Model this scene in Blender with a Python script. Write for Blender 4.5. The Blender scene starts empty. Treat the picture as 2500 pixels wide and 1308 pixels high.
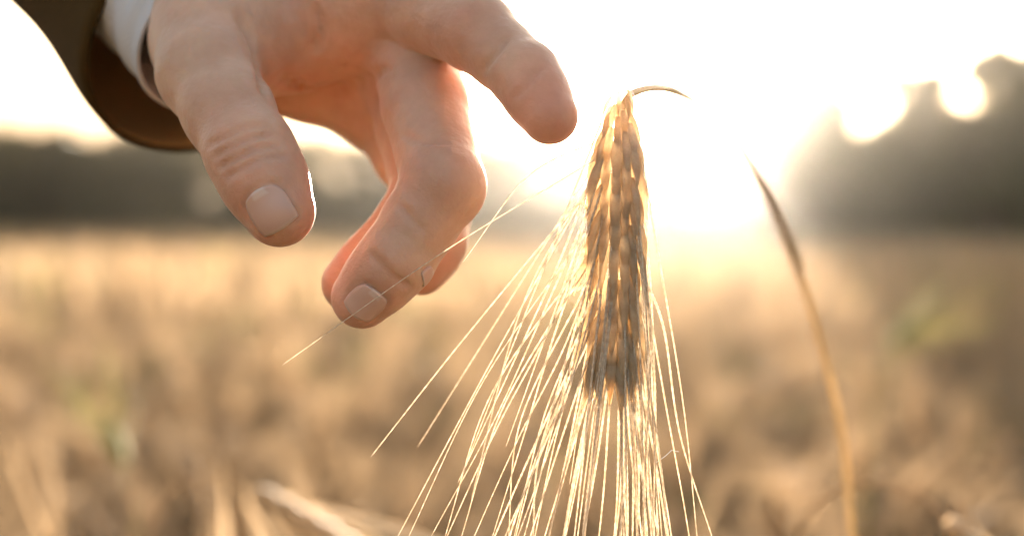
import bpy, math, random
import numpy as np
from mathutils import Vector, Matrix

# ------------------------------------------------------------------ camera, sky, sun, exposure
S = bpy.context.scene
COL = S.collection
CAM_Z = 1.0
LENS = 60.0
PITCH = math.atan((654 - 540) * 36 / 2500 / LENS)          # horizon a little above the middle of the frame
FOCUS = 0.45
cam = bpy.data.cameras.new('camera')
cam.lens = LENS; cam.sensor_width = 36; cam.sensor_fit = 'HORIZONTAL'
cam.clip_start = 0.02; cam.clip_end = 2000
cam.dof.use_dof = True; cam.dof.focus_distance = FOCUS; cam.dof.aperture_fstop = 5.6
camo = bpy.data.objects.new('camera', cam); COL.objects.link(camo)
camo.location = (0, 0, CAM_Z); camo.rotation_euler = (math.pi / 2 - PITCH, 0, 0)
S.camera = camo

FWD = Vector((0, math.cos(PITCH), -math.sin(PITCH))); UP = Vector((0, math.sin(PITCH), math.cos(PITCH)))
K = 36 / 2500 / LENS
def P(px, py, dz=0.0):
    """point of the place that the photograph shows at (px, py), dz millimetres behind the plane of the ear"""
    d = FOCUS + dz / 1000
    return Vector((0, 0, CAM_Z)) + d * (FWD + (px - 1250) * K * Vector((1, 0, 0)) + (654 - py) * K * UP)
def PN(px, py, dz=0.0): return np.array(P(px, py, dz))

sd = (P(1690, 120) - Vector((0, 0, CAM_Z))).normalized()     # towards the sun
SUN_EL = math.asin(sd.z); SUN_AZ = math.atan2(sd.x, sd.y)
world = bpy.data.worlds.new('World'); S.world = world; world.use_nodes = True
wn = world.node_tree.nodes; wl = world.node_tree.links
sky = wn.new('ShaderNodeTexSky'); sky.sky_type = 'NISHITA'; sky.sun_disc = False
sky.sun_elevation = SUN_EL; sky.sun_rotation = SUN_AZ
sky.air_density = 1.0; sky.dust_density = 9.0; sky.ozone_density = 1.0
bg = wn['Background']; bg.inputs['Strength'].default_value = 0.10
hs = wn.new('ShaderNodeHueSaturation'); hs.inputs['Saturation'].default_value = 0.7      # thin white cloud veil
wl.new(sky.outputs[0], hs.inputs['Color']); wl.new(hs.outputs[0], bg.inputs['Color'])
sun = bpy.data.lights.new('sun', 'SUN'); sun.energy = 4.0; sun.angle = math.radians(0.5); sun.color = (1, 0.85, 0.69)
suno = bpy.data.objects.new('sun', sun); COL.objects.link(suno)
suno.rotation_euler = sd.to_track_quat('Z', 'Y').to_euler()
suno.location = (20, 60, 30)
S.view_settings.view_transform = 'Standard'; S.view_settings.look = 'None'
S.view_settings.gamma = 1; S.view_settings.use_curve_mapping = False
S.view_settings.exposure = 3.3

S.render.engine = 'CYCLES'
cy = S.cycles
cy.use_denoising = True; cy.denoiser = 'OPENIMAGEDENOISE'
cy.max_bounces = 5; cy.diffuse_bounces = 3; cy.glossy_bounces = 2; cy.transmission_bounces = 3; cy.transparent_max_bounces = 8
cy.volume_bounces = 0
cy.sample_clamp_indirect = 4.0; cy.caustics_reflective = False; cy.caustics_refractive = False
cy.use_adaptive_sampling = True; cy.adaptive_threshold = 0.012; cy.adaptive_min_samples = 32

HAZE_DENSITY = 0.0010; HAZE_G = 0.985

rng = np.random.default_rng(7)
random.seed(7)

# ------------------------------------------------------------------ helpers
def tag(o, label=None, cat=None, group=None, kind=None):
    if label: o['label'] = label
    if cat: o['category'] = cat
    if group: o['group'] = group
    if kind: o['kind'] = kind
    return o
def mesh(name, v, f, smooth=True):
    me = bpy.data.meshes.new(name)
    me.from_pydata([tuple(map(float, p)) for p in v], [], [tuple(map(int, q)) for q in f])
    if smooth: me.polygons.foreach_set('use_smooth', [True] * len(me.polygons))
    me.update(); return me
def npmesh(name, V, loops, k, smooth=True, tint=None):
    """fast mesh from arrays: loops (n,k)"""
    me = bpy.data.meshes.new(name)
    n = len(loops)
    me.vertices.add(len(V)); me.vertices.foreach_set('co', np.ascontiguousarray(V, np.float32).ravel())
    me.loops.add(n * k); me.loops.foreach_set('vertex_index', np.ascontiguousarray(loops, np.int32).ravel())
    me.polygons.add(n); me.polygons.foreach_set('loop_start', np.arange(0, n * k, k, dtype=np.int32))
    me.polygons.foreach_set('loop_total', np.full(n, k, np.int32))
    me.polygons.foreach_set('use_smooth', np.full(n, smooth))
    me.update(calc_edges=True)
    if tint is not None:
        a = me.attributes.new('tint', 'FLOAT_COLOR', 'POINT')
        a.data.foreach_set('color', np.ascontiguousarray(tint, np.float32).ravel())
    return me
def obj(name, me, mat=None, parent=None):
    o = bpy.data.objects.new(name, me); COL.objects.link(o)
    if mat is not None and me is not None and len(me.materials) == 0: me.materials.append(mat)
    if parent: o.parent = parent
    return o
def empty(name, loc=(0, 0, 0)):
    o = bpy.data.objects.new(name, None); COL.objects.link(o); o.location = loc; o.empty_display_size = 0.05
    return o
def frames(pts):
    pts = np.asarray(pts, float); n = len(pts)
    t = np.gradient(pts, axis=0); t /= np.linalg.norm(t, axis=1)[:, None] + 1e-12
    a = np.array([0, 0, 1.0]) if abs(t[0][2]) < .9 else np.array([1.0, 0, 0])
    N = []; nn = np.cross(t[0], a); nn /= np.linalg.norm(nn)
    for i in range(n):
        nn = nn - t[i] * nn.dot(t[i]); nn /= np.linalg.norm(nn); N.append(nn.copy())
    N = np.array(N); return t, N, np.cross(t, N)
def tube(pts, rad, sides=6, cap=True):
    pts = np.asarray(pts, float); rad = np.broadcast_to(np.asarray(rad, float), (len(pts),))
    t, N, B = frames(pts)
    V = []; F = []
    for i in range(len(pts)):
        for s in range(sides):
            a = 2 * math.pi * s / sides
            V.append(pts[i] + rad[i] * (math.cos(a) * N[i] + math.sin(a) * B[i]))
    for i in range(len(pts) - 1):
        for s in range(sides):
            s2 = (s + 1) % sides
            F.append((i * sides + s, i * sides + s2, (i + 1) * sides + s2, (i + 1) * sides + s))
    if cap:
        F.append(tuple(range(sides - 1, -1, -1))); F.append(tuple((len(pts) - 1) * sides + s for s in range(sides)))
    return V, F
def spline(pts, n):
    """Catmull-Rom through the points"""
    p = np.asarray(pts, float); m = len(p)
    q = np.vstack([2 * p[0] - p[1], p, 2 * p[-1] - p[-2]])
    out = []
    for u in np.linspace(0, m - 1, n):
        i = min(int(u), m - 2); t = u - i
        a, b, c, d = q[i], q[i + 1], q[i + 2], q[i + 3]
        out.append(.5 * (2 * b + (c - a) * t + (2 * a - 5 * b + 4 * c - d) * t * t + (3 * b - a - 3 * c + d) * t ** 3))
    return np.array(out)
def join(parts):
    V = []; F = []
    for v, f in parts:
        o = len(V); V += list(v); F += [tuple(i + o for i in q) for q in f]
    return V, F

# ------------------------------------------------------------------ materials
def mat(name):
    m = bpy.data.materials.new(name); m.use_nodes = True
    return m, m.node_tree.nodes, m.node_tree.links
def noise(n, l, scale, detail=4, coord='Object', rough=.55):
    tc = n.new('ShaderNodeTexCoord'); nz = n.new('ShaderNodeTexNoise')
    nz.inputs['Scale'].default_value = scale; nz.inputs['Detail'].default_value = detail; nz.inputs['Roughness'].default_value = rough
    l.new(tc.outputs[coord], nz.inputs['Vector']); return nz
def ramp(n, l, src, stops):
    r = n.new('ShaderNodeValToRGB'); el = r.color_ramp.elements
    while len(el) < len(stops): el.new(.5)
    for e, (p, c) in zip(el, stops): e.position = p; e.color = (*c, 1)
    l.new(src, r.inputs[0]); return r
def bump(n, l, src, strength, dist):
    b = n.new('ShaderNodeBump'); b.inputs['Strength'].default_value = strength; b.inputs['Distance'].default_value = dist
    l.new(src, b.inputs['Height']); return b
def leafy(name, stops, scale, trans, rough=.5, tint=False, spec=.3, transcol=None):
    """thin plant tissue: reflects and lets light through"""
    m, n, l = mat(name); out = n['Material Output']; pb = n['Principled BSDF']
    nz = noise(n, l, scale); r = ramp(n, l, nz.outputs['Fac'], stops); c = r.outputs[0]
    if tint:
        at = n.new('ShaderNodeAttribute'); at.attribute_name = 'tint'
        mx = n.new('ShaderNodeMix'); mx.data_type = 'RGBA'; mx.blend_type = 'MULTIPLY'; mx.inputs[0].default_value = 1
        l.new(c, mx.inputs[6]); l.new(at.outputs['Color'], mx.inputs[7]); c = mx.outputs[2]
    l.new(c, pb.inputs['Base Color']); pb.inputs['Roughness'].default_value = rough; pb.inputs['Specular IOR Level'].default_value = spec
    tr = n.new('ShaderNodeBsdfTranslucent'); l.new(c, tr.inputs['Color'])
    ms = n.new('ShaderNodeMixShader'); ms.inputs[0].default_value = trans
    l.new(pb.outputs[0], ms.inputs[1]); l.new(tr.outputs[0], ms.inputs[2]); l.new(ms.outputs[0], out.inputs['Surface'])
    return m, pb, n, l

M = {}
M['awn'], pb, n, l = leafy('awn_straw', [(.35, (.68, .56, .42)), (.65, (.92, .84, .72))], 900, .6, .28, spec=.6)
nz = noise(n, l, 2600, 2); l.new(bump(n, l, nz.outputs['Fac'], .6, .0004).outputs[0], pb.inputs['Normal'])
M['kernel'], pb, n, l = leafy('kernel_husk', [(.3, (.74, .57, .38)), (.7, (.92, .78, .58))], 420, .76, .42, spec=.4)
tc = n.new('ShaderNodeTexCoord'); wv = n.new('ShaderNodeTexWave'); wv.wave_type = 'BANDS'; wv.bands_direction = 'X'
wv.inputs['Scale'].default_value = 900; wv.inputs['Distortion'].default_value = 1.5; l.new(tc.outputs['Object'], wv.inputs['Vector'])
l.new(bump(n, l, wv.outputs['Fac'], .5, .0003).outputs[0], pb.inputs['Normal'])
M['stem'], *_ = leafy('dry_stem', [(.3, (.48, .36, .20)), (.7, (.70, .55, .34))], 60, .42, .4)
M['field'], *_ = leafy('field_straw', [(.3, (.26, .18, .10)), (.7, (.44, .31, .185))], 30, .35, .75, tint=True, spec=.1)
M['leaf'], *_ = leafy('tree_leaf', [(.3, (.046, .048, .016)), (.7, (.095, .088, .028))], 2.0, .35, .5)
M['bark'], n_, l_ = mat('bark')
nz = noise(n_, l_, 12); l_.new(ramp(n_, l_, nz.outputs['Fac'], [(.3, (.05, .035, .025)), (.7, (.14, .10, .07))]).outputs[0], n_['Principled BSDF'].inputs['Base Color'])
n_['Principled BSDF'].inputs['Roughness'].default_value = .9
l_.new(bump(n_, l_, nz.outputs['Fac'], .6, .03).outputs[0], n_['Principled BSDF'].inputs['Normal'])
M['soil'], n_, l_ = mat('soil')
nz = noise(n_, l_, 3.0, 8); l_.new(ramp(n_, l_, nz.outputs['Fac'], [(.3, (.16, .11, .055)), (.7, (.36, .26, .14))]).outputs[0], n_['Principled BSDF'].inputs['Base Color'])
n_['Principled BSDF'].inputs['Roughness'].default_value = .95
l_.new(bump(n_, l_, nz.outputs['Fac'], .5, .05).outputs[0], n_['Principled BSDF'].inputs['Normal'])

# skin
M['skin'], n_, l_ = mat('skin'); pb = n_['Principled BSDF']
nz = noise(n_, l_, 70, 5); base = ramp(n_, l_, nz.outputs['Fac'], [(.3, (.50, .30, .195)), (.7, (.63, .395, .265))])
at = n_.new('ShaderNodeAttribute'); at.attribute_name = 'tint'
mx = n_.new('ShaderNodeMix'); mx.data_type = 'RGBA'; mx.blend_type = 'MULTIPLY'; mx.inputs[0].default_value = 1
nzr = noise(n_, l_, 28, 3); red = ramp(n_, l_, nzr.outputs['Fac'], [(.35, (1, 1, 1)), (.68, (1.0, .84, .80))])
mr = n_.new('ShaderNodeMix'); mr.data_type = 'RGBA'; mr.blend_type = 'MULTIPLY'; mr.inputs[0].default_value = 1
l_.new(base.outputs[0], mr.inputs[6]); l_.new(red.outputs[0], mr.inputs[7]); l_.new(mr.outputs[2], mx.inputs[6]); l_.new(at.outputs['Color'], mx.inputs[7]); l_.new(mx.outputs[2], pb.inputs['Base Color'])
pb.inputs['Roughness'].default_value = .46; pb.inputs['Specular IOR Level'].default_value = .35
pb.inputs['Subsurface Weight'].default_value = .6; pb.inputs['Subsurface Radius'].default_value = (1.0, .38, .2); pb.inputs['Subsurface Scale'].default_value = .006
pb.inputs['Sheen Weight'].default_value = .25; pb.inputs['Sheen Roughness'].default_value = .4; pb.inputs['Sheen Tint'].default_value = (1, .85, .7, 1)
tc = n_.new('ShaderNodeTexCoord'); vo = n_.new('ShaderNodeTexVoronoi'); vo.feature = 'DISTANCE_TO_EDGE'; vo.inputs['Scale'].default_value = 750
l_.new(tc.outputs['Object'], vo.inputs['Vector'])
nz2 = noise(n_, l_, 220, 5)
b1 = bump(n_, l_, vo.outputs['Distance'], .22, .0004); b2 = bump(n_, l_, nz2.outputs['Fac'], .6, .0011)
l_.new(b1.outputs[0], b2.inputs['Normal']); l_.new(b2.outputs[0], pb.inputs['Normal'])

M['nail'], n_, l_ = mat('fingernail'); pb = n_['Principled BSDF']
at = n_.new('ShaderNodeAttribute'); at.attribute_name = 'tint'; l_.new(at.outputs['Color'], pb.inputs['Base Color'])
pb.inputs['Roughness'].default_value = .36; pb.inputs['Specular IOR Level'].default_value = .5
pb.inputs['Subsurface Weight'].default_value = .2; pb.inputs['Subsurface Radius'].default_value = (1, .4, .3); pb.inputs['Subsurface Scale'].default_value = .002

def cloth(name, c0, c1, scale, rough, trans=0):
    m, n, l = mat(name); pb = n['Principled BSDF']
    tc = n.new('ShaderNodeTexCoord'); w = n.new('ShaderNodeTexWave'); w.inputs['Scale'].default_value = scale; w.bands_direction = 'DIAGONAL'
    w.inputs['Distortion'].default_value = .6; l.new(tc.outputs['Object'], w.inputs['Vector'])
    nz = noise(n, l, 40, 6); mx = n.new('ShaderNodeMath'); mx.operation = 'ADD'; l.new(w.outputs['Fac'], mx.inputs[0]); l.new(nz.outputs['Fac'], mx.inputs[1])
    hf = n.new('ShaderNodeMath'); hf.operation = 'MULTIPLY'; hf.inputs[1].default_value = .5; l.new(mx.outputs[0], hf.inputs[0])
    l.new(ramp(n, l, hf.outputs[0], [(.25, c0), (.75, c1)]).outputs[0], pb.inputs['Base Color'])
    pb.inputs['Roughness'].default_value = rough; pb.inputs['Specular IOR Level'].default_value = .12
    l.new(bump(n, l, w.outputs['Fac'], .3, .0004).outputs[0], pb.inputs['Normal'])
    if trans:
        tr = n.new('ShaderNodeBsdfTranslucent'); tr.inputs['Color'].default_value = (*c1, 1)
        ms = n.new('ShaderNodeMixShader'); ms.inputs[0].default_value = trans
        l.new(pb.outputs[0], ms.inputs[1]); l.new(tr.outputs[0], ms.inputs[2]); l.new(ms.outputs[0], n['Material Output'].inputs['Surface'])
    return m
M['jacket'] = cloth('brown_wool', (.046, .026, .006), (.074, .042, .012), 700, .9)
M['lining'] = cloth('sleeve_lining_lightened', (.24, .145, .055), (.30, .18, .07), 300, .6)  # colour lightened to make up for the shade inside the sleeve
M['shirt'] = cloth('white_cotton', (.70, .69, .70), (.82, .81, .82), 900, .8, .3)

# ------------------------------------------------------------------ ground
R = 420
gx = np.linspace(-R, R, 85)
GV = []; GF = []
for j, y in enumerate(gx):
    for i, x in enumerate(gx):
        d = math.hypot(x, y)
        GV.append((x, y, -.02 + (0 if d < 20 else .25 * math.sin(x * .021 + 1) * math.cos(y * .017)) - .1))
n = len(gx)
for j in range(n - 1):
    for i in range(n - 1): GF.append((j * n + i, j * n + i + 1, (j + 1) * n + i + 1, (j + 1) * n + i))
tag(obj('ground', mesh('ground', GV, GF), M['soil']), kind='structure')

# ------------------------------------------------------------------ barley plant templates for the field
def plant_parts(r, height, detail=1.0, nod=None, awn_len=.11, nawn=18):
    """returns dict of part -> (V, F); plant grows from the origin, ear nods towards +x"""
    nod = r.uniform(.3, 2.4) if nod is None else nod
    n1 = 8
    pts = [np.array([0., 0, 0])]; ang = r.uniform(-.05, .05)
    neck = height * .80
    for i in range(n1):
        ang += r.uniform(-.02, .04)
        pts.append(pts[-1] + np.array([math.sin(ang), r.uniform(-.02, .02), math.cos(ang)]) * neck / n1)
    for i in range(6):
        ang += nod / 6
        pts.append(pts[-1] + np.array([math.sin(ang), 0, math.cos(ang)]) * .013)
    stem = tube(pts, np.linspace(.0016, .0007, len(pts)), 4, False)
    e0 = pts[-1]; d = np.array([math.sin(ang), 0, math.cos(ang)]); L = r.uniform(.065, .09)
    side = np.array([0, 1., 0]); up = np.cross(d, side)
    rows = 7
    EV = []; EF = []
    for i in range(rows * 2 + 1):
        u = i / (rows * 2); w = .0075 * (math.sin(math.pi * min(1, .12 + u * .86)) ** .6) * (1.15 if i % 2 else .8)
        for s in range(6):
            a = 2 * math.pi * s / 6
            EV.append(e0 + d * L * u + w * (math.cos(a) * side + .75 * math.sin(a) * up))
    for i in range(rows * 2):
        for s in range(6):
            s2 = (s + 1) % 6; EF.append((i * 6 + s, i * 6 + s2, (i + 1) * 6 + s2, (i + 1) * 6 + s))
    AV = []; AF = []
    for k in range(nawn):
        u = r.uniform(.05, 1); a = r.uniform(0, 2 * math.pi); o = math.cos(a) * side + math.sin(a) * up
        b = e0 + d * L * u + o * .006
        dirn = d + o * r.uniform(.12, .38); dirn /= np.linalg.norm(dirn)
        tip = b + dirn * awn_len * r.uniform(.7, 1.1) + np.array([0, 0, -.012])
        q = np.cross(dirn, [r.normal(), r.normal(), r.normal()]); q /= np.linalg.norm(q)
        w = .0007; o_ = len(AV); m = (b + tip) / 2 + o * .003
        AV += [b - q * w, b + q * w, m - q * w * .8, m + q * w * .8, tip - q * w * .25, tip + q * w * .25]
        AF += [(o_, o_ + 1, o_ + 3, o_ + 2), (o_ + 2, o_ + 3, o_ + 5, o_ + 4)]
    leaves = []
    for k in range(2):
        z = r.uniform(.35, .75) * neck; a = r.uniform(0, 2 * math.pi); h = np.array([math.cos(a), math.sin(a), 0]); q = np.array([-h[1], h[0], 0])
        base = np.array([np.interp(z, [p[2] for p in pts[:n1 + 1]], [p[0] for p in pts[:n1 + 1]]), 0, z])
        LV = []; LF = []; cur = base.copy(); an = .35; ln = r.uniform(.12, .2)
        for i in range(7):
            w = .005 * math.sin(math.pi * (.15 + .85 * i / 6)) + .0003
            LV += [cur - q * w, cur + q * w]
            cur = cur + (h * math.sin(an) + np.array([0, 0, math.cos(an)])) * ln / 6; an += r.uniform(.2, .5)
        for i in range(6): LF.append((2 * i, 2 * i + 1, 2 * i + 3, 2 * i + 2))
        leaves.append((LV, LF))
    return {'stem': stem, 'ear': (EV, EF), 'awns': (AV, AF), 'leaves': leaves}
templates = []
for i in range(10):
    pp = plant_parts(np.random.default_rng(100 + i), .80, nod=[.5, 1.0, 1.6, 2.1, 2.6, .3, 1.3, 1.9, 2.3, .8][i])
    V, F = join([pp['stem'], pp['ear'], pp['awns']] + pp['leaves'])
    templates.append((np.array(V), np.array([q for q in F if len(q) == 4])))
# far template: a few crossing blades with an ear
far_t = []
for i in range(6):
    r = np.random.default_rng(300 + i); V = []; F = []
    for k in range(5):
        a = r.uniform(0, math.pi); q = np.array([math.cos(a), math.sin(a), 0]); c = np.array([r.uniform(-.12, .12), r.uniform(-.12, .12), 0]); h = r.uniform(.66, .84); lean = np.array([r.uniform(-.08, .08), r.uniform(-.08, .08), 0])
        o = len(V)
        for (z, w) in ((.25, .006), (h * .85, .005), (h * .9, .016), (h + .03, .004)):
            V += [c + lean * z + np.array([0, 0, z]) - q * w, c + lean * z + np.array([0, 0, z]) + q * w]
        for s in range(3): F.append((o + 2 * s, o + 2 * s + 1, o + 2 * s + 3, o + 2 * s + 2))
    far_t.append((np.array(V), np.array(F)))

def scatter(tmpl, xs, ys, rots, scl, tints):
    Vs = []; Fs = []; Ts = []; off = 0
    which = rng.integers(0, len(tmpl), len(xs))
    for t, (V, F) in enumerate(tmpl):
        idx = np.where(which == t)[0]
        if len(idx) == 0: continue
        c, s = np.cos(rots[idx]), np.sin(rots[idx]); sc = scl[idx]
        X = (V[:, 0][None] * c[:, None] - V[:, 1][None] * s[:, None]) * sc[:, None] + xs[idx][:, None]
        Y = (V[:, 0][None] * s[:, None] + V[:, 1][None] * c[:, None]) * sc[:, None] + ys[idx][:, None]
        Z = V[:, 2][None] * sc[:, None] - .1 + np.zeros_like(X)
        Vs.append(np.stack([X, Y, Z], -1).reshape(-1, 3))
        Fs.append((F[None] + (np.arange(len(idx)) * len(V))[:, None, None]).reshape(-1, 4) + off)
        Ts.append(np.repeat(tints[idx], len(V), 0)); off += len(idx) * len(V)
    return np.concatenate(Vs), np.concatenate(Fs), np.concatenate(Ts)
def tints(n, xs, ys):
    t = np.ones((n, 4)); v = rng.uniform(.55, 1.35, n)
    g = rng.random(n) < .04 + .08 * (np.sin(xs * 1.7 + 2) * np.cos(ys * 1.3) > .5)
    t[:, 0] = v; t[:, 1] = v; t[:, 2] = v
    t[g, 0] *= .55; t[g, 1] *= .78; t[g, 2] *= .5
    return t
def wedge(n, y0, y1, half, extra):
    y = np.sqrt(rng.random(n) * (y1 ** 2 - y0 ** 2) + y0 ** 2); x = rng.uniform(-1, 1, n) * (y * half + extra)
    return x, y
allV = []; allF = []; allT = []; off = 0
for tmpl, n, y0, y1, half, extra, s0, s1 in ((templates, 5200, 1.25, 6.5, .52, .5, .93, 1.09), (far_t, 14000, 6.5, 22, .8, 1, .95, 1.1), (far_t, 9000, 22, 37, .85, 2, 1.0, 1.2)):
    x, y = wedge(n, y0, y1, half, extra)
    V, F, T = scatter(tmpl, x, y, rng.uniform(0, 2 * math.pi, n), rng.uniform(s0, s1, n), tints(n, x, y))
    allV.append(V); allF.append(F + off); allT.append(T); off += len(V)
# around and behind the camera the crop goes on
n = 1500; x = rng.uniform(-3, 3, n); y = rng.uniform(-3, 1.25, n); k = (np.hypot(x, y) > .55) & ~((np.abs(x) < .45) & (y > -.3)); x, y = x[k], y[k]
V, F, T = scatter(templates, x, y, rng.uniform(0, 2 * math.pi, len(x)), rng.uniform(.85, .98, len(x)), tints(len(x), x, y))
allV.append(V); allF.append(F + off); allT.append(T); off += len(V)
n = 9000; ra = np.sqrt(rng.uniform(3 ** 2, 16 ** 2, n)); an = rng.uniform(0, 2 * math.pi, n); x, y = ra * np.sin(an), ra * np.cos(an); k = np.abs(x) > np.maximum(y, 0) * .52 + .5 + 99 * (0 > 1); k |= y < -3; x, y = x[k], y[k]
V, F, T = scatter(far_t, x, y, rng.uniform(0, 2 * math.pi, len(x)), rng.uniform(.95, 1.1, len(x)), tints(len(x), x, y))
allV.append(V); allF.append(F + off); allT.append(T)
fo = obj('barley_crop', npmesh('barley_crop', np.concatenate(allV), np.concatenate(allF), 4, False, np.concatenate(allT)), M['field'])
tag(fo, 'mass of ripe golden barley filling the blurred field', 'barley', kind='stuff')

# ------------------------------------------------------------------ single plants that stand out of the blurred crop
def single_plant(px, py, dist, nod, rotz, label, seed, green=False, group=None, lean=0):
    """its highest bend shows at (px, py), dist metres away"""
    r = np.random.default_rng(seed)
    top = np.array(P(px, py, (dist - FOCUS) * 1000))
    pp = plant_parts(r, 1.0, nod=nod, nawn=34, awn_len=.13)
    V = np.array(pp['stem'][0]); sc_h = (top[2] + .12) / V[:, 2].max()
    def fix(v):
        v = np.array(v, float).copy(); z = v[:, 2]; zt = np.array(pp['stem'][0])[:, 2].max()
        # shift the top part up or down without squeezing the ear: only the straight stem takes the length
        v[:, 2] = np.where(z > .55, z + (top[2] + .12 - zt), z * (.55 + top[2] + .12 - zt) / .55); return v
    c, s = math.cos(rotz), math.sin(rotz); Vf = fix(pp['stem'][0]); it = Vf[:, 2].argmax(); tx = Vf[it]
    bx = top[0] - (tx[0] * c - tx[1] * s); by = top[1] - (tx[0] * s + tx[1] * c)
    root = empty('barley_plant', (bx, by, -.12)); root.rotation_euler = (0, 0, rotz)
    tag(root, label, 'barley plant', group)
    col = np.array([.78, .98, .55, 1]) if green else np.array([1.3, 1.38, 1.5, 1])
    def part(name, vf):
        v = fix(vf[0]); f = [q for q in vf[1] if len(q) == 4]
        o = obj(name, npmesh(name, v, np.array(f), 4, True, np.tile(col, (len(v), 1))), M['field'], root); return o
    part('stem', pp['stem']); e = part('ear', pp['ear'])
    a = part('awns', pp['awns']); a.parent = e; a['kind'] = 'stuff'
    for lf in pp['leaves']: part('leaf', lf)
    return root
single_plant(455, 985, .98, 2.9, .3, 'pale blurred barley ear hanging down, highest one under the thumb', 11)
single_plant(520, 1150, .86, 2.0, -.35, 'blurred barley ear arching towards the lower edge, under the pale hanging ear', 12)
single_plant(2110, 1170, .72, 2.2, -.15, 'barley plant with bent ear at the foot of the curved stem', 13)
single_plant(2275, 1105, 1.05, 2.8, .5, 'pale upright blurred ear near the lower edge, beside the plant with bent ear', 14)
single_plant(2185, 830, 1.5, 1.2, 1.0, 'green unripe barley plant in the blurred field behind the curved stem', 15, True)
single_plant(300, 1130, 1.3, 1.0, 2.0, 'green unripe barley plant low in the field beside the pale hanging ear', 16, True)

# ------------------------------------------------------------------ trees
def tree_meshes(seed, h, w, nleaf, clumps, taper=.75, leaf=1.0):
    r = np.random.default_rng(seed)
    parts = []
    trunk_pts = [np.array([0, 0, -.2])]
    for i in range(6): trunk_pts.append(np.array([r.normal(0, .03 * h * .3), r.normal(0, .03 * h * .3), h * .8 * (i + 1) / 6]))
    parts.append(tube(trunk_pts, np.linspace(.032 * h, .006 * h, 7), 7, False))
    C = []
    for k in range(clumps):
        z = h * r.uniform(.10, .93); u = (z / h - .1) / .9; rad = w * (1 - taper * abs(u - .35) ** 1.3) * r.uniform(.3, 1.0); a = r.uniform(0, 2 * math.pi)
        c = np.array([rad * math.cos(a), rad * math.sin(a), z]); C.append((c, r.uniform(.16, .30) * w))
        st = np.array([0, 0, max(.15 * h, z - .5 * rad - .1 * h)])
        parts.append(tube(spline([st, (st + c) / 2 + np.array([0, 0, .04 * h]), c], 5), np.linspace(.011 * h, .003 * h, 5), 4, False))
    trunk = join(parts)
    per = nleaf // clumps
    cs = np.repeat(np.array([c for c, _ in C]), per, 0); rs = np.repeat(np.array([q for _, q in C]), per)
    d = r.normal(size=(len(cs), 3)); d /= np.linalg.norm(d, axis=1)[:, None]
    p = cs + d * (rs * r.random(len(cs)) ** .45)[:, None] * np.array([1.15, 1.15, .8])
    ls = r.uniform(.06, .13, len(cs)) * w * .6 * leaf
    a = r.normal(size=(len(cs), 3)); a /= np.linalg.norm(a, axis=1)[:, None]; b = np.cross(a, r.normal(size=(len(cs), 3))); b /= np.linalg.norm(b, axis=1)[:, None]
    V = np.stack([p - a * ls[:, None], p + b * ls[:, None] * .6, p + a * ls[:, None], p - b * ls[:, None] * .6], 1).reshape(-1, 3)
    F = np.arange(len(V)).reshape(-1, 4)
    return mesh('trunk', *trunk), npmesh('crown', V, F, 4, False)
tv = [tree_meshes(500 + i, 1.0, [.42, .5, .36, .46][i], 5200, [40, 46, 36, 50][i]) for i in range(4)]
tv += [tree_meshes(540 + i, 1.0, [.42, .46, .38][i], 9000, [60, 64, 56][i], .35, 1.35) for i in range(3)]
for t, c in tv: t.materials.append(M['bark']); c.materials.append(M['leaf'])
def put_tree(x, y, h, wx, rot, k, label, group):
    e = empty('tree', (x, y, -.15)); e.rotation_euler = (0, 0, rot); e.scale = (wx, wx, h)
    obj('trunk', tv[k][0], None, e); obj('crown', tv[k][1], None, e); tag(e, label, 'tree', group); return e
r = random.Random(3)
for i in range(76):
    x = -28 + i * .72 + r.uniform(-.25, .25); y = 35 + (i % 3) * 1.4 + r.uniform(-.5, .5)
    h = 2.85 + r.uniform(-.2, .2) + (.25 if x < -7 else 0) + (.15 if -1 < x < 9 else 0)
    put_tree(x, y, h, h * r.uniform(.9, 1.2), r.uniform(0, 6), r.randrange(4), 'dark green blurred tree in the far treeline beyond the field', 'trees of the far treeline')
near = [(4.35, 26, 3.6, .72, 'rounded tree nearest to the sun, first of the trees at the field edge'),
        (5.4, 27, 2.75, .95, 'low bushy tree in the dip beside the tree nearest to the sun'),
        (6.2, 26, 3.55, .5, 'slim tree with pale sky gaps at both sides of its thin top'),
        (7.05, 25.5, 2.85, .85, 'broad low dark tree between the slim tree and the tallest one'),
        (7.95, 26, 3.9, .70, 'tallest dark tree at the edge of the picture over the field')]
for i, (x, y, h, w_, lb) in enumerate(near): put_tree(x, y, h, h * w_, i * 1.7, 4 + i % 3, lb, 'nearer trees at the field edge')

# ------------------------------------------------------------------ the hand (one continuous skin surface)
RES = 0.9
MM = 1000.0
lo = np.array([1e9] * 3)
J = {}
def j(name, px, py, dz, r): J[name] = (PN(px, py, dz) * MM, r)
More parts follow.
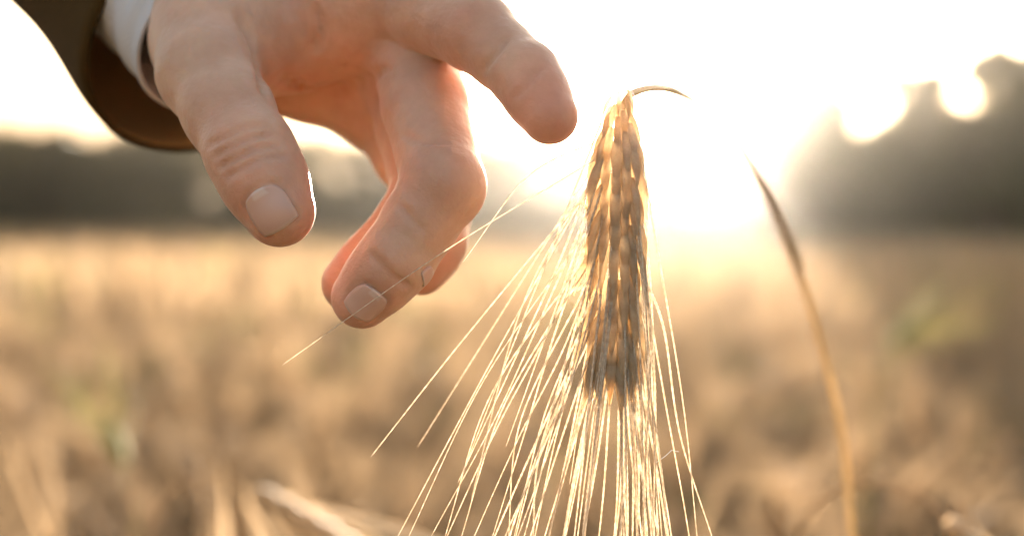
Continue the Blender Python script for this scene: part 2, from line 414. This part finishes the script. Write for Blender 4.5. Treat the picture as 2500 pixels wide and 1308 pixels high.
# (photo position, millimetres behind the ear, radius in millimetres)
j('arm', 260, -430, 170, 25); j('wrist', 548, -95, 93, 21); j('heel_u', 545, 75, 98, 17); j('heel_r', 560, -40, 72, 16)
j('i0', 955, -20, 52, 13.5); j('i1', 1165, 82, 20, 10.6); j('i2', 1283, 186, 7, 9.0); j('i3', 1342, 283, 0, 7.6)
j('m0', 1000, 85, 60, 13.5); j('m1', 1082, 455, 14, 11.2); j('m2', 968, 632, 12, 10.0); j('m3', 884, 726, 15, 8.5)
j('r0', 985, 165, 74, 13); j('r1', 1052, 476, 36, 11); j('r2', 950, 612, 33, 9.6); j('r3', 856, 692, 35, 8.3)
j('l0', 925, 262, 88, 12); j('l1', 1075, 505, 60, 9.4); j('l2', 1068, 592, 52, 8.2); j('l3', 1030, 660, 46, 7.2)
j('t0', 522, 30, 62, 16.8); j('t1', 505, 175, 30, 13.6); j('t2', 612, 375, 8, 11.6); j('t3', 682, 515, 2, 9.6)
j('web', 700, 100, 62, 14); j('then', 590, 110, 52, 17)
allp = np.array([p for p, _ in J.values()]); allr = np.array([r for _, r in J.values()])
LO = np.min(allp - allr[:, None], 0) - 4; HI = np.max(allp + allr[:, None], 0) + 4
dims = np.ceil((HI - LO) / RES).astype(int) + 1
BIG = 14.0
def field(): return np.full(dims, BIG, np.float32)
ax = [LO[i] + RES * np.arange(dims[i]) for i in range(3)]
def smin(a, b, k):
    h = np.clip(.5 + .5 * (b - a) / k, 0, 1); return b + (a - b) * h - k * h * (1 - h)
def block(p0, p1, r):
    a = np.clip(np.floor((np.minimum(p0, p1) - r - LO) / RES).astype(int), 0, dims); b = np.clip(np.ceil((np.maximum(p0, p1) + r - LO) / RES).astype(int) + 1, 0, dims)
    return tuple(slice(a[i], b[i]) for i in range(3))
def capsule(p0, p1, r0, r1, sl, squash=None):
    X, Y, Z = np.meshgrid(ax[0][sl[0]], ax[1][sl[1]], ax[2][sl[2]], indexing='ij')
    d = p1 - p0; L2 = max(d.dot(d), 1e-9)
    px_, py_, pz_ = X - p0[0], Y - p0[1], Z - p0[2]
    h = np.clip((px_ * d[0] + py_ * d[1] + pz_ * d[2]) / L2, 0, 1)
    return (np.sqrt((px_ - h * d[0]) ** 2 + (py_ - h * d[1]) ** 2 + (pz_ - h * d[2]) ** 2) - (r0 + (r1 - r0) * h)).astype(np.float32)
def add(fld, p0, p1, r0, r1, k, sub=False):
    sl = block(p0, p1, max(r0, r1) + BIG)
    c = capsule(p0, p1, r0, r1, sl)
    if sub: fld[sl] = -smin(-fld[sl], c, k)
    else: fld[sl] = smin(fld[sl], c, k)
def seg(fld, a, b, k, bulge=0.0):
    """one bone: the flesh between two joints, a little thinner (or fuller) in the middle"""
    (p0, r0), (p1, r1) = J[a], J[b]; m = (p0 + p1) / 2; rm = (r0 + r1) / 2 + bulge
    add(fld, p0, m, r0, rm, k); add(fld, m, p1, rm, r1, k)
palm = field()
seg(palm, 'arm', 'wrist', 6); seg(palm, 'wrist', 'heel_u', 8); seg(palm, 'wrist', 'heel_r', 8)
seg(palm, 'heel_r', 'i0', 8); seg(palm, 'wrist', 'm0', 8); seg(palm, 'heel_u', 'r0', 8); seg(palm, 'heel_u', 'l0', 8)
seg(palm, 'i0', 'm0', 8); seg(palm, 'm0', 'r0', 8); seg(palm, 'r0', 'l0', 8); seg(palm, 'heel_r', 'web', 8); seg(palm, 'web', 'i0', 8)
fing = field()
for nm, bl in (('i', -.8), ('m', -.5), ('r', -.8), ('l', -.6)):
    f = field()
    seg(f, nm + '0', nm + '1', 3, -.2); seg(f, nm + '1', nm + '2', 3, bl); seg(f, nm + '2', nm + '3', 3, .1)
    fing = smin(fing, f, .9)
th = field()
seg(th, 't0', 't1', 7, 1.0); seg(th, 't1', 't2', 4, -.5); seg(th, 't2', 't3', 4, .5); seg(th, 'heel_r', 't0', 8); seg(th, 't0', 'then', 8)
body = smin(smin(palm, fing, 4.0), th, 5.0)

def sample(fld, p):
    g = (np.atleast_2d(p) - LO) / RES; g = np.clip(g, 0, dims - 1.001); i = g.astype(int); f = g - i; out = 0
    for a in (0, 1):
        for b in (0, 1):
            for c in (0, 1):
                w = (f[:, 0] if a else 1 - f[:, 0]) * (f[:, 1] if b else 1 - f[:, 1]) * (f[:, 2] if c else 1 - f[:, 2])
                out = out + w * fld[i[:, 0] + a, i[:, 1] + b, i[:, 2] + c]
    return out
def grad(fld, p, e=.9):
    g = np.stack([sample(fld, p + e * v) - sample(fld, p - e * v) for v in np.eye(3)], 1)
    return g / (np.linalg.norm(g, axis=1)[:, None] + 1e-9)
CAMP = np.array([0, 0, CAM_Z]) * MM
def hit(px, py, fld=None):
    """where the line of sight to (px, py) meets the skin"""
    fld = body if fld is None else fld
    d = PN(px, py) * MM - CAMP; d /= np.linalg.norm(d); t = (FOCUS - .05) * MM
    for _ in range(260):
        p = CAMP + d * t
        if np.any(p < LO) or np.any(p > HI): t += 1.0; continue
        s = sample(fld, p)[0]
        if s < .05: return p
        t += max(.3, min(s, 3) * .8)
    return None
def groove(pts, r, depth, k=1.0):
    pp = [hit(*q) for q in pts]; pp = [p for p in pp if p is not None]
    if len(pp) < 2: return
    cs = spline(pp, len(pp) * 3); nrm = grad(base_body, np.array(cs))
    cs = cs + nrm * (r - depth)
    for a, b in zip(cs[:-1], cs[1:]): add(body, a, b, r, r, k, True)
base_body = body.copy()
# creases: thumb joint wrinkles, thumb web, palm lines, finger joints
for k_, (dx, dy) in enumerate(((0, 0), (14, 26), (30, 50), (-14, -24))):
    groove([(520 + dx, 395 + dy - 12), (560 + dx, 362 + dy), (610 + dx, 338 + dy), (662 + dx, 330 + dy)], 1.0, .42 if k_ < 2 else .28)
groove([(585, 40), (612, 100), (630, 165), (645, 225)], 1.6, .9, 2)
groove([(770, 20), (780, 70), (772, 120)], 1.3, .5, 1.5); groove([(690, 190), (780, 215), (870, 205), (950, 170)], 1.5, .45, 2)
groove([(985, 330), (1030, 345), (1090, 350)], 1.1, .3); groove([(975, 500), (1010, 540), (1030, 560)], 1.0, .3)
groove([(1180, 170), (1215, 130), (1240, 95)], 1.0, .3); groove([(1255, 240), (1290, 205), (1325, 160)], 1.0, .3)
groove([(905, 620), (945, 660), (1000, 700)], 1.0, .3)

# fingernails: plates laid on the skin, with a fold around them
def nail_frame(c_px, base, tip, w, ln, width_dir=None):
    c = hit(*c_px, base_body); n_ = grad(base_body, c[None])[0]
    d = J[tip][0] - J[base][0]; d = d - n_ * d.dot(n_); d /= np.linalg.norm(d)
    q = np.cross(n_, d); return c, n_, d, q, w, ln
nails = []
for nm, c_px, base, tip, w, ln in (('t', (655, 512), 't2', 't3', 12.5, 13.0), ('m', (893, 742), 'm2', 'm3', 10.5, 11.0), ('l', (1046, 676), 'l2', 'l3', 7, 4.6)):
    nf = nail_frame(c_px, base, tip, w, ln); nails.append((nm, nf))
def on_skin(p, n_):
    p = p + n_ * 6
    for _ in range(60):
        s = sample(base_body, p[None])[0]
        if s < .02: break
        p = p - n_ * max(s * .7, .05)
    return p
for nm, (c, n_, d, q, w, ln) in nails:
    loop = []
    for a in np.linspace(0, 2 * math.pi, 25):
        u, v = math.cos(a), math.sin(a)
        u = math.copysign(abs(u) ** .7, u); v = math.copysign(abs(v) ** .7, v)
        loop.append(on_skin(c + q * u * w * .5 + d * v * ln * .5, n_))
    for ia, (a, b) in enumerate(zip(loop[:-1], loop[1:])):
        if 4 <= ia <= 7: continue                          # no fold at the free edge
        add(body, a + n_ * .3, b + n_ * .3, .7 if nm != 'l' else .45, .7 if nm != 'l' else .45, .8, True)

# polygonise (surface nets) and pull on to the surface
def surface_nets(f):
    s = f < 0
    nx, ny, nz = f.shape
    cnt = np.zeros((nx - 1, ny - 1, nz - 1), np.int8)
    for a in (0, 1):
        for b in (0, 1):
            for c in (0, 1): cnt += s[a:nx - 1 + a, b:ny - 1 + b, c:nz - 1 + c]
    act = (cnt > 0) & (cnt < 8); ids = np.full(act.shape, -1, np.int64); cells = np.argwhere(act); ids[act] = np.arange(len(cells))
    acc = np.zeros((len(cells), 3)); num = np.zeros(len(cells))
    corners = [(a, b, c) for a in (0, 1) for b in (0, 1) for c in (0, 1)]
    for A in corners:
        for ax_ in range(3):
            if A[ax_]: continue
            B = list(A); B[ax_] = 1
            fa = f[cells[:, 0] + A[0], cells[:, 1] + A[1], cells[:, 2] + A[2]]; fb = f[cells[:, 0] + B[0], cells[:, 1] + B[1], cells[:, 2] + B[2]]
            x = (fa < 0) != (fb < 0); t = np.where(x, fa / np.where(x, fa - fb, 1), 0)
            p = cells + np.array(A); p = p.astype(float); p[:, ax_] += t
            acc[x] += p[x]; num[x] += 1
    V = acc / num[:, None]; Q = []
    for ax_ in range(3):
        u, v = [(1, 2), (2, 0), (0, 1)][ax_]
        sl0 = [slice(None)] * 3; sl1 = [slice(None)] * 3; sl0[ax_] = slice(0, -1); sl1[ax_] = slice(1, None)
        a, b = s[tuple(sl0)], s[tuple(sl1)]; e = np.argwhere(a != b)
        ok = (e[:, u] > 0) & (e[:, v] > 0) & (e[:, u] < f.shape[u] - 1) & (e[:, v] < f.shape[v] - 1); e = e[ok]
        ins = a[tuple(e.T)]
        def cid(du, dv):
            g = e.copy(); g[:, u] -= du; g[:, v] -= dv; return ids[tuple(g.T)]
        q = np.stack([cid(1, 1), cid(0, 1), cid(0, 0), cid(1, 0)], 1)
        q[~ins] = q[~ins][:, ::-1]; Q.append(q)
    Q = np.concatenate(Q); return V, Q[(Q >= 0).all(1)]
V, Q = surface_nets(body); V = V * RES + LO
for _ in range(2):
    V -= (sample(body, V)[:, None] * grad(body, V, .6)) * .7
tint = np.ones((len(V), 4))
for nm, rad, col in (('i3', 14, (1.04, .86, .84)), ('m3', 14, (1.02, .82, .80)), ('r3', 14, (1.0, .80, .78)), ('l3', 12, (1.0, .82, .8)), ('t3', 15, (1.03, .86, .84)), ('m1', 14, (1.02, .90, .88)), ('i1', 14, (1.02, .92, .90)), ('t2', 13, (1.0, .92, .9)), ('web', 30, (1.02, .9, .84))):
    w = np.clip(1 - np.linalg.norm(V - J[nm][0], axis=1) / (rad * 1.5), 0, 1)[:, None] ** .8
    tint[:, :3] = tint[:, :3] * (1 - w) + tint[:, :3] * np.array(col) * w
base_pt = np.array(P(-300, -900, 330))
ORG = PN(480, 40, 90)
person = obj('person', npmesh('person', V / MM - ORG, Q, 4, True, tint), M['skin']); person.location = ORG
tag(person, 'person in dark brown jacket and white cuff reaching a bare hand to the barley ear', 'person')

for nm, (c, n_, d, q, w, ln) in nails:
    NU, NV_ = 13, 15; top = []; T = []
    for i in range(NV_):
        v = -1 + 2 * i / (NV_ - 1)
        for k in range(NU):
            u = -1 + 2 * k / (NU - 1)
            # squircle outline: round at the fold, straighter at the free edge
            shrink = (1 - .26 * max(0, -v) ** 2.5 - .08 * max(0, v) ** 3)
            vv = v - (.16 * u * u * (1 if v > 0 else -1) * abs(v) ** 2)
            s_ = on_skin(c + q * u * w * .46 * shrink + d * vv * ln * .46, n_)
            top.append(s_ + n_ * (.18 + .35 * (1 - u * u) * .6 + (.12 * max(0, v - .55))))
            fe = max(0, min(1, (v - .86) / .08)); lun = 1 if v < -.68 and abs(u) < .5 else 0
            cbase = np.array([.56, .335, .25]); T.append(np.append(cbase * (1 - fe) + np.array([.66, .48, .38]) * fe + lun * np.array([.06, .10, .10]), 1))
    top = np.array(top); bot = top - n_ * .7
    NV = np.concatenate([top, bot]); m_ = len(top); NF = []
    for i in range(NV_ - 1):
        for k in range(NU - 1):
            a = i * NU + k; NF.append((a, a + 1, a + NU + 1, a + NU)); NF.append((a + m_, a + NU + m_, a + NU + 1 + m_, a + 1 + m_))
    rim = [k for k in range(NU)] + [i * NU + NU - 1 for i in range(1, NV_)] + [(NV_ - 1) * NU + k for k in range(NU - 2, -1, -1)] + [i * NU for i in range(NV_ - 2, 0, -1)]
    for a, b in zip(rim, rim[1:] + rim[:1]): NF.append((a, a + m_, b + m_, b))
    obj('fingernail', npmesh('fingernail', NV / MM - ORG, np.array(NF), 4, True, np.concatenate([T, T])), M['nail'], person)

# sleeve and cuff
def sleeve(name, c_px, axis, length, R0, R1, thick, matl, seed, elbow=None, ecc=1.0, wr=1.0, flare=0.0, lining=None):
    r = np.random.default_rng(seed)
    c = PN(*c_px); a = np.array(axis, float); a /= np.linalg.norm(a)
    right = np.array([1., 0, 0]); fw = np.array(FWD); up = np.array(UP)
    A = a[0] * right + a[1] * up + a[2] * fw            # from the shoulder to the hand
    pts = [c + A * 0, c - A * length * .5, c - A * length]
    if elbow is not None: pts.append(pts[-1] + np.array(elbow))
    nS, nC = 90, 72
    pp = spline(pts, nS); t, N, B = frames(pp)
    ph = r.uniform(0, 6.3, 12); outer = []; 
    for i in range(nS):
        u = i / (nS - 1); RR = R0 + (R1 - R0) * u + flare * math.exp(-u * 30)
        for k in range(nC):
            an = 2 * math.pi * k / nC
            wv = .0016 * math.sin(an * 2 + ph[0] + u * 9) + .0014 * math.sin(u * 62 + 2.2 * math.sin(an + ph[1]) + ph[2]) * (math.sin(an + ph[3] + u * 5) * .5 + .5) + .0011 * math.sin(u * 33 + an * 3 + ph[4])
            outer.append((an, RR + wv * wr))
    V = []; 
    for lay in (0, 1):
        for i in range(nS):
            for k in range(nC):
                an, RR = outer[i * nC + k]; q = RR - lay * thick
                V.append(pp[i] + q * (math.cos(an) * N[i] + ecc * math.sin(an) * B[i]))
    F = []; m = nS * nC
    for i in range(nS - 1):
        for k in range(nC):
            k2 = (k + 1) % nC; F.append((i * nC + k, (i + 1) * nC + k, (i + 1) * nC + k2, i * nC + k2)); F.append((m + i * nC + k, m + i * nC + k2, m + (i + 1) * nC + k2, m + (i + 1) * nC + k))
    for k in range(nC):
        k2 = (k + 1) % nC; F.append((k, k2, m + k2, m + k))
    F.append(tuple((nS - 1) * nC + k for k in range(nC)))
    me = mesh(name, np.array(V) - ORG, F); me.materials.append(matl)
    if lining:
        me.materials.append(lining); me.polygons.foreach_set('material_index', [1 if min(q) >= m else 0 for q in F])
    return obj(name, me, None, person)
sl_axis = (.55, -.60, -.58)
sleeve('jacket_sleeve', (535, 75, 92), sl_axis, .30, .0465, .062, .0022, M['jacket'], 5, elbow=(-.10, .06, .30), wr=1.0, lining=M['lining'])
sleeve('shirt_cuff', (548, 88, 66), sl_axis, .07, .0280, .0310, .0012, M['shirt'], 6, wr=.35)

# ------------------------------------------------------------------ the barley ear in focus
base_xy = P(2080, 1300, 250) + Vector((.02, 0, 0))
plant = empty('barley_plant', (base_xy[0], base_xy[1], -.12))
tag(plant, 'sharp golden barley ear hanging head down with long awns, touched by the fingertip', 'barley plant')
OP = np.array(plant.location)
def pobj(name, V, F, m, parent):
    return obj(name, mesh(name, np.array(V) - OP, F), m, parent)
neck = [PN(2080, 1300, 250), PN(2055, 1050, 245), PN(1988, 780, 230), PN(1905, 540, 195), PN(1800, 350, 135), PN(1715, 262, 80), PN(1625, 216, 30), PN(1545, 228, 6), PN(1512, 275, 0)]
n0 = neck[0]
neck = [np.array([n0[0] + .020 - .018 * math.exp(-6 * (n0[2] - z)), n0[1], z]) for z in (-.12, .1, .3, .45, .56, .65, .72, .78, .83)] + neck
sp = spline(neck, 120)
stem = pobj('stem', *tube(sp, np.linspace(.0019, .0010, 120), 8), M['stem'], plant)
sh = sp[(sp[:, 2] > P(1960, 690, 215).z) & (sp[:, 2] < P(1830, 400, 150).z) & (np.arange(120) < 108)]
pobj('sheath', *tube(sh, np.interp(np.linspace(0, 1, len(sh)), [0, .06, .12, .9, 1], [.0018, .0023, .0020, .0017, .0014]), 8, False), M['stem'], plant)
# dry leaves on the stem, low down
for (z, a, ln) in ((.55, 2.5, .2), (.38, .3, .22)):
    b = np.array([base_xy[0] + .002, base_xy[1], z]); h = np.array([math.cos(a), math.sin(a), 0]); q = np.array([-h[1], h[0], 0]); an = .3; LV = []; LF = []; cur = b.copy()
    for i in range(12):
        w = .005 * math.sin(math.pi * (.2 + .8 * i / 11)) + .0003
        LV += [cur - q * w, cur + q * w]; cur = cur + (h * math.sin(an) + np.array([0, 0, math.cos(an)])) * ln / 11; an += .17
    for i in range(11): LF.append((2 * i, 2 * i + 1, 2 * i + 3, 2 * i + 2))
    pobj('leaf', LV, LF, M['stem'], plant)

axis = spline([PN(1512, 255, 0), PN(1508, 450, 0), PN(1503, 650, 0), PN(1497, 850, 0), PN(1494, 930, 0)], 60)
ear = pobj('ear', *tube(axis, np.linspace(.0013, .0008, 60), 8), M['kernel'], plant)
XR = np.array([1., 0, 0]); FW = np.array(FWD)
def kernel_mesh(L, w, t, r):
    """husk: slim ribbed grain drawn out to a point, along -z"""
    V = []; F = []; nS, nC = 14, 14
    for i in range(nS):
        u = i / (nS - 1)
        prof = max(.16, math.sin(math.pi * min(1, (u * .80 + .16))) ** .8 * (1 - .55 * u ** 2))
        if u > .93: prof = .15
        for k in range(nC):
            a = 2 * math.pi * k / nC; rib = 1 + .09 * (1 if k % 2 else -1) * (1 - u * .7)
            V.append((w * prof * rib * math.cos(a), t * prof * math.sin(a) * rib + .0009 * math.sin(u * 3.1), -L * u))
    for i in range(nS - 1):
        for k in range(nC):
            k2 = (k + 1) % nC; F.append((i * nC + k, (i + 1) * nC + k, (i + 1) * nC + k2, i * nC + k2))
    F.append(tuple(range(nC))); F.append(tuple((nS - 1) * nC + k for k in range(nC - 1, -1, -1)))
    return mesh('kernel', V, F)
kmeshes = [kernel_mesh(L, w, t, None) for L, w, t in ((.0136, .0016, .0012), (.0150, .0014, .0011), (.0128, .0017, .0012))]
for m_ in kmeshes: m_.materials.append(M['kernel'])
rk = np.random.default_rng(21)
def awn(pts, r0, name='awn'):
    n_ = max(30, int(np.linalg.norm(np.diff(pts, axis=0), axis=1).sum() / .0009))
    c = spline(pts, n_); t = np.linspace(0, 1, n_)
    rad = r0 * (1 - .72 * t) * (1 + .45 * (np.arange(n_) % 2)) ; rad[-1] = .00004
    pobj(name, *tube(c, rad, 4, True), M['awn'], ear)
tips = []
levels = 13
FLAT = .62
for row in range(12):
    ang = math.radians(30 * row + 7)
    if math.sin(ang) < -.8: continue                      # a two-rowed ear is flat, rear rows omitted so sun reaches the front husks
    for k in range(levels):
        u = (k + (row * .37) % 1.0 + rk.uniform(-.12, .12)) / (levels + .3); u = min(.985, max(0, u))
        i = min(59, int(u * 59)); c = axis[i]; d = axis[min(59, i + 1)] - axis[max(0, i - 1)]; d /= np.linalg.norm(d)
        out = math.cos(ang) * XR - math.sin(ang) * FW; off_ = math.cos(ang) * XR - FLAT * math.sin(ang) * FW; out = out - d * out.dot(d); out /= np.linalg.norm(out)
        lat = abs(math.cos(ang))
        sz = (.50 + .52 * min(1, u / .16) - .16 * max(0, u - .75) / .25) * rk.uniform(.90, 1.10)
        tilt = rk.uniform(.05, .16) + (.16 + .10 * (math.cos(ang) < 0)) * lat ** 4 * rk.uniform(.6, 1.2)
        dr = d * math.cos(tilt) + out * math.sin(tilt); dr /= np.linalg.norm(dr)
        side = np.cross(dr, out); side /= np.linalg.norm(side); face = np.cross(side, dr)
        p0 = c + off_ * (.0038 * sz) * rk.uniform(.9, 1.1) - d * (.003 + rk.uniform(-.001, .001))
        mt = Matrix(((side[0], face[0], -dr[0], p0[0] - OP[0]), (side[1], face[1], -dr[1], p0[1] - OP[1]), (side[2], face[2], -dr[2], p0[2] - OP[2]), (0, 0, 0, 1)))
        ko = obj('kernel', kmeshes[rk.integers(3)], None, ear); ko.matrix_basis = mt @ Matrix.Diagonal((sz, sz, sz, 1))
        tips.append((p0 + dr * .0134 * sz, dr, ang, u))
        # short bristle of the outer glume
        if rk.random() < .35 and lat > .4:
            g = (out * rk.uniform(.25, .5) + d); g /= np.linalg.norm(g); b = p0 + out * .001
            awn([b, b + g * .005, b + g * .011 + d * .001], .00016, 'bristle')
# long awns: those on the side of the hand fan out, the others hang
fan = [((1425, 395), (1075, 620), (690, 890), -6), ((1440, 330), (1290, 430), (1130, 640), 4), ((1350, 520), (1130, 830), (905, 1115), 10), ((1440, 430), (1190, 900), (965, 1320), 6), ((1450, 380), (1215, 780), (1020, 1090), 24),
       ((1420, 560), (1180, 930), (990, 1325), 0), ((1415, 640), (1200, 960), (1080, 1330), 1), ((1430, 650), (1230, 990), (1120, 1330), 3), ((1435, 720), (1270, 1030), (1240, 1330), 1), ((1440, 780), (1330, 1010), (1250, 1330), 2), ((1430, 830), (1320, 1100), (1300, 1330), 20),
       ((1400, 480), (1270, 760), (1150, 1220), 16)]
used = set()
for (a, b, c, dz) in fan:
    pa = PN(a[0], a[1], dz * .3)
    cand = [(np.linalg.norm(t[0] - pa), i) for i, t in enumerate(tips) if i not in used and math.cos(t[2]) < .3]
    _, i = min(cand); used.add(i); t0 = tips[i][0]
    awn([t0, t0 * .5 + (PN(*a, dz * .5)) * .5 + tips[i][1] * .001, PN(*b, dz), PN(*c, dz)], 0.00030)
for i, (p, dr, ang, u) in enumerate(tips):
    if i in used or rk.random() < .30: continue
    L = rk.uniform(.085, .125) * (.75 + .25 * (1 - u))
    cx = math.cos(ang)
    tgt = np.array([0, 0, -1.0]) + XR * ((-(.12 + .50 * (1 - u)) * rk.uniform(.45, 1.1) * max(0, .25 - cx) + .09 * max(cx, 0)) + rk.normal(0, .045) - .02) + FW * rk.normal(0, .05)
    tgt /= np.linalg.norm(tgt)
    m1 = p + (dr * .35 + tgt * .65) * L * .33; m2 = m1 + tgt * L * .33 + XR * rk.normal(0, .0012); e = m2 + (tgt + np.array([0, 0, -.08]) + XR * rk.normal(0, .03)) * L * .34
    awn([p, m1, m2, e], rk.uniform(.00022, .00030))
# the one awn that leaves the ear on its sunny side
awn([PN(1565, 660, 0), PN(1620, 800, -2), PN(1660, 1060, -3), PN(1745, 1330, -4)], .00034)

# cobweb thread caught on that awn
tw = empty('cobweb_thread', P(1655, 1100, -3))
th_ = obj('thread', mesh('thread', *tube(np.array([PN(1657, 1102, -3), PN(1640, 1098, -3), PN(1625, 1112, -2), PN(1600, 1130, -1)]) - np.array(tw.location), .00009, 4)), M['shirt'], tw)
tag(tw, 'tiny cobweb thread caught on the lone awn beside the ear', 'thread')

# ------------------------------------------------------------------ haze: evening air lit by the low sun
hz = obj('haze', None) if False else None
hv = [(-430, -430, -1.5), (430, -430, -1.5), (430, 430, -1.5), (-430, 430, -1.5), (-430, -430, 4.6), (430, -430, 4.6), (430, 430, 4.6), (-430, 430, 4.6)]
hf = [(0, 3, 2, 1), (4, 5, 6, 7), (0, 1, 5, 4), (1, 2, 6, 5), (2, 3, 7, 6), (3, 0, 4, 7)]
mh, n_, l_ = mat('evening_air'); n_.remove(n_['Principled BSDF'])
pv = n_.new('ShaderNodeVolumePrincipled'); pv.inputs['Color'].default_value = (1, .95, .86, 1); pv.inputs['Density'].default_value = HAZE_DENSITY; pv.inputs['Anisotropy'].default_value = HAZE_G
l_.new(pv.outputs[0], n_['Material Output'].inputs['Volume'])
hz = obj('haze', mesh('haze', hv, hf, False), mh); tag(hz, 'thin warm evening haze over the field', 'haze', kind='stuff')
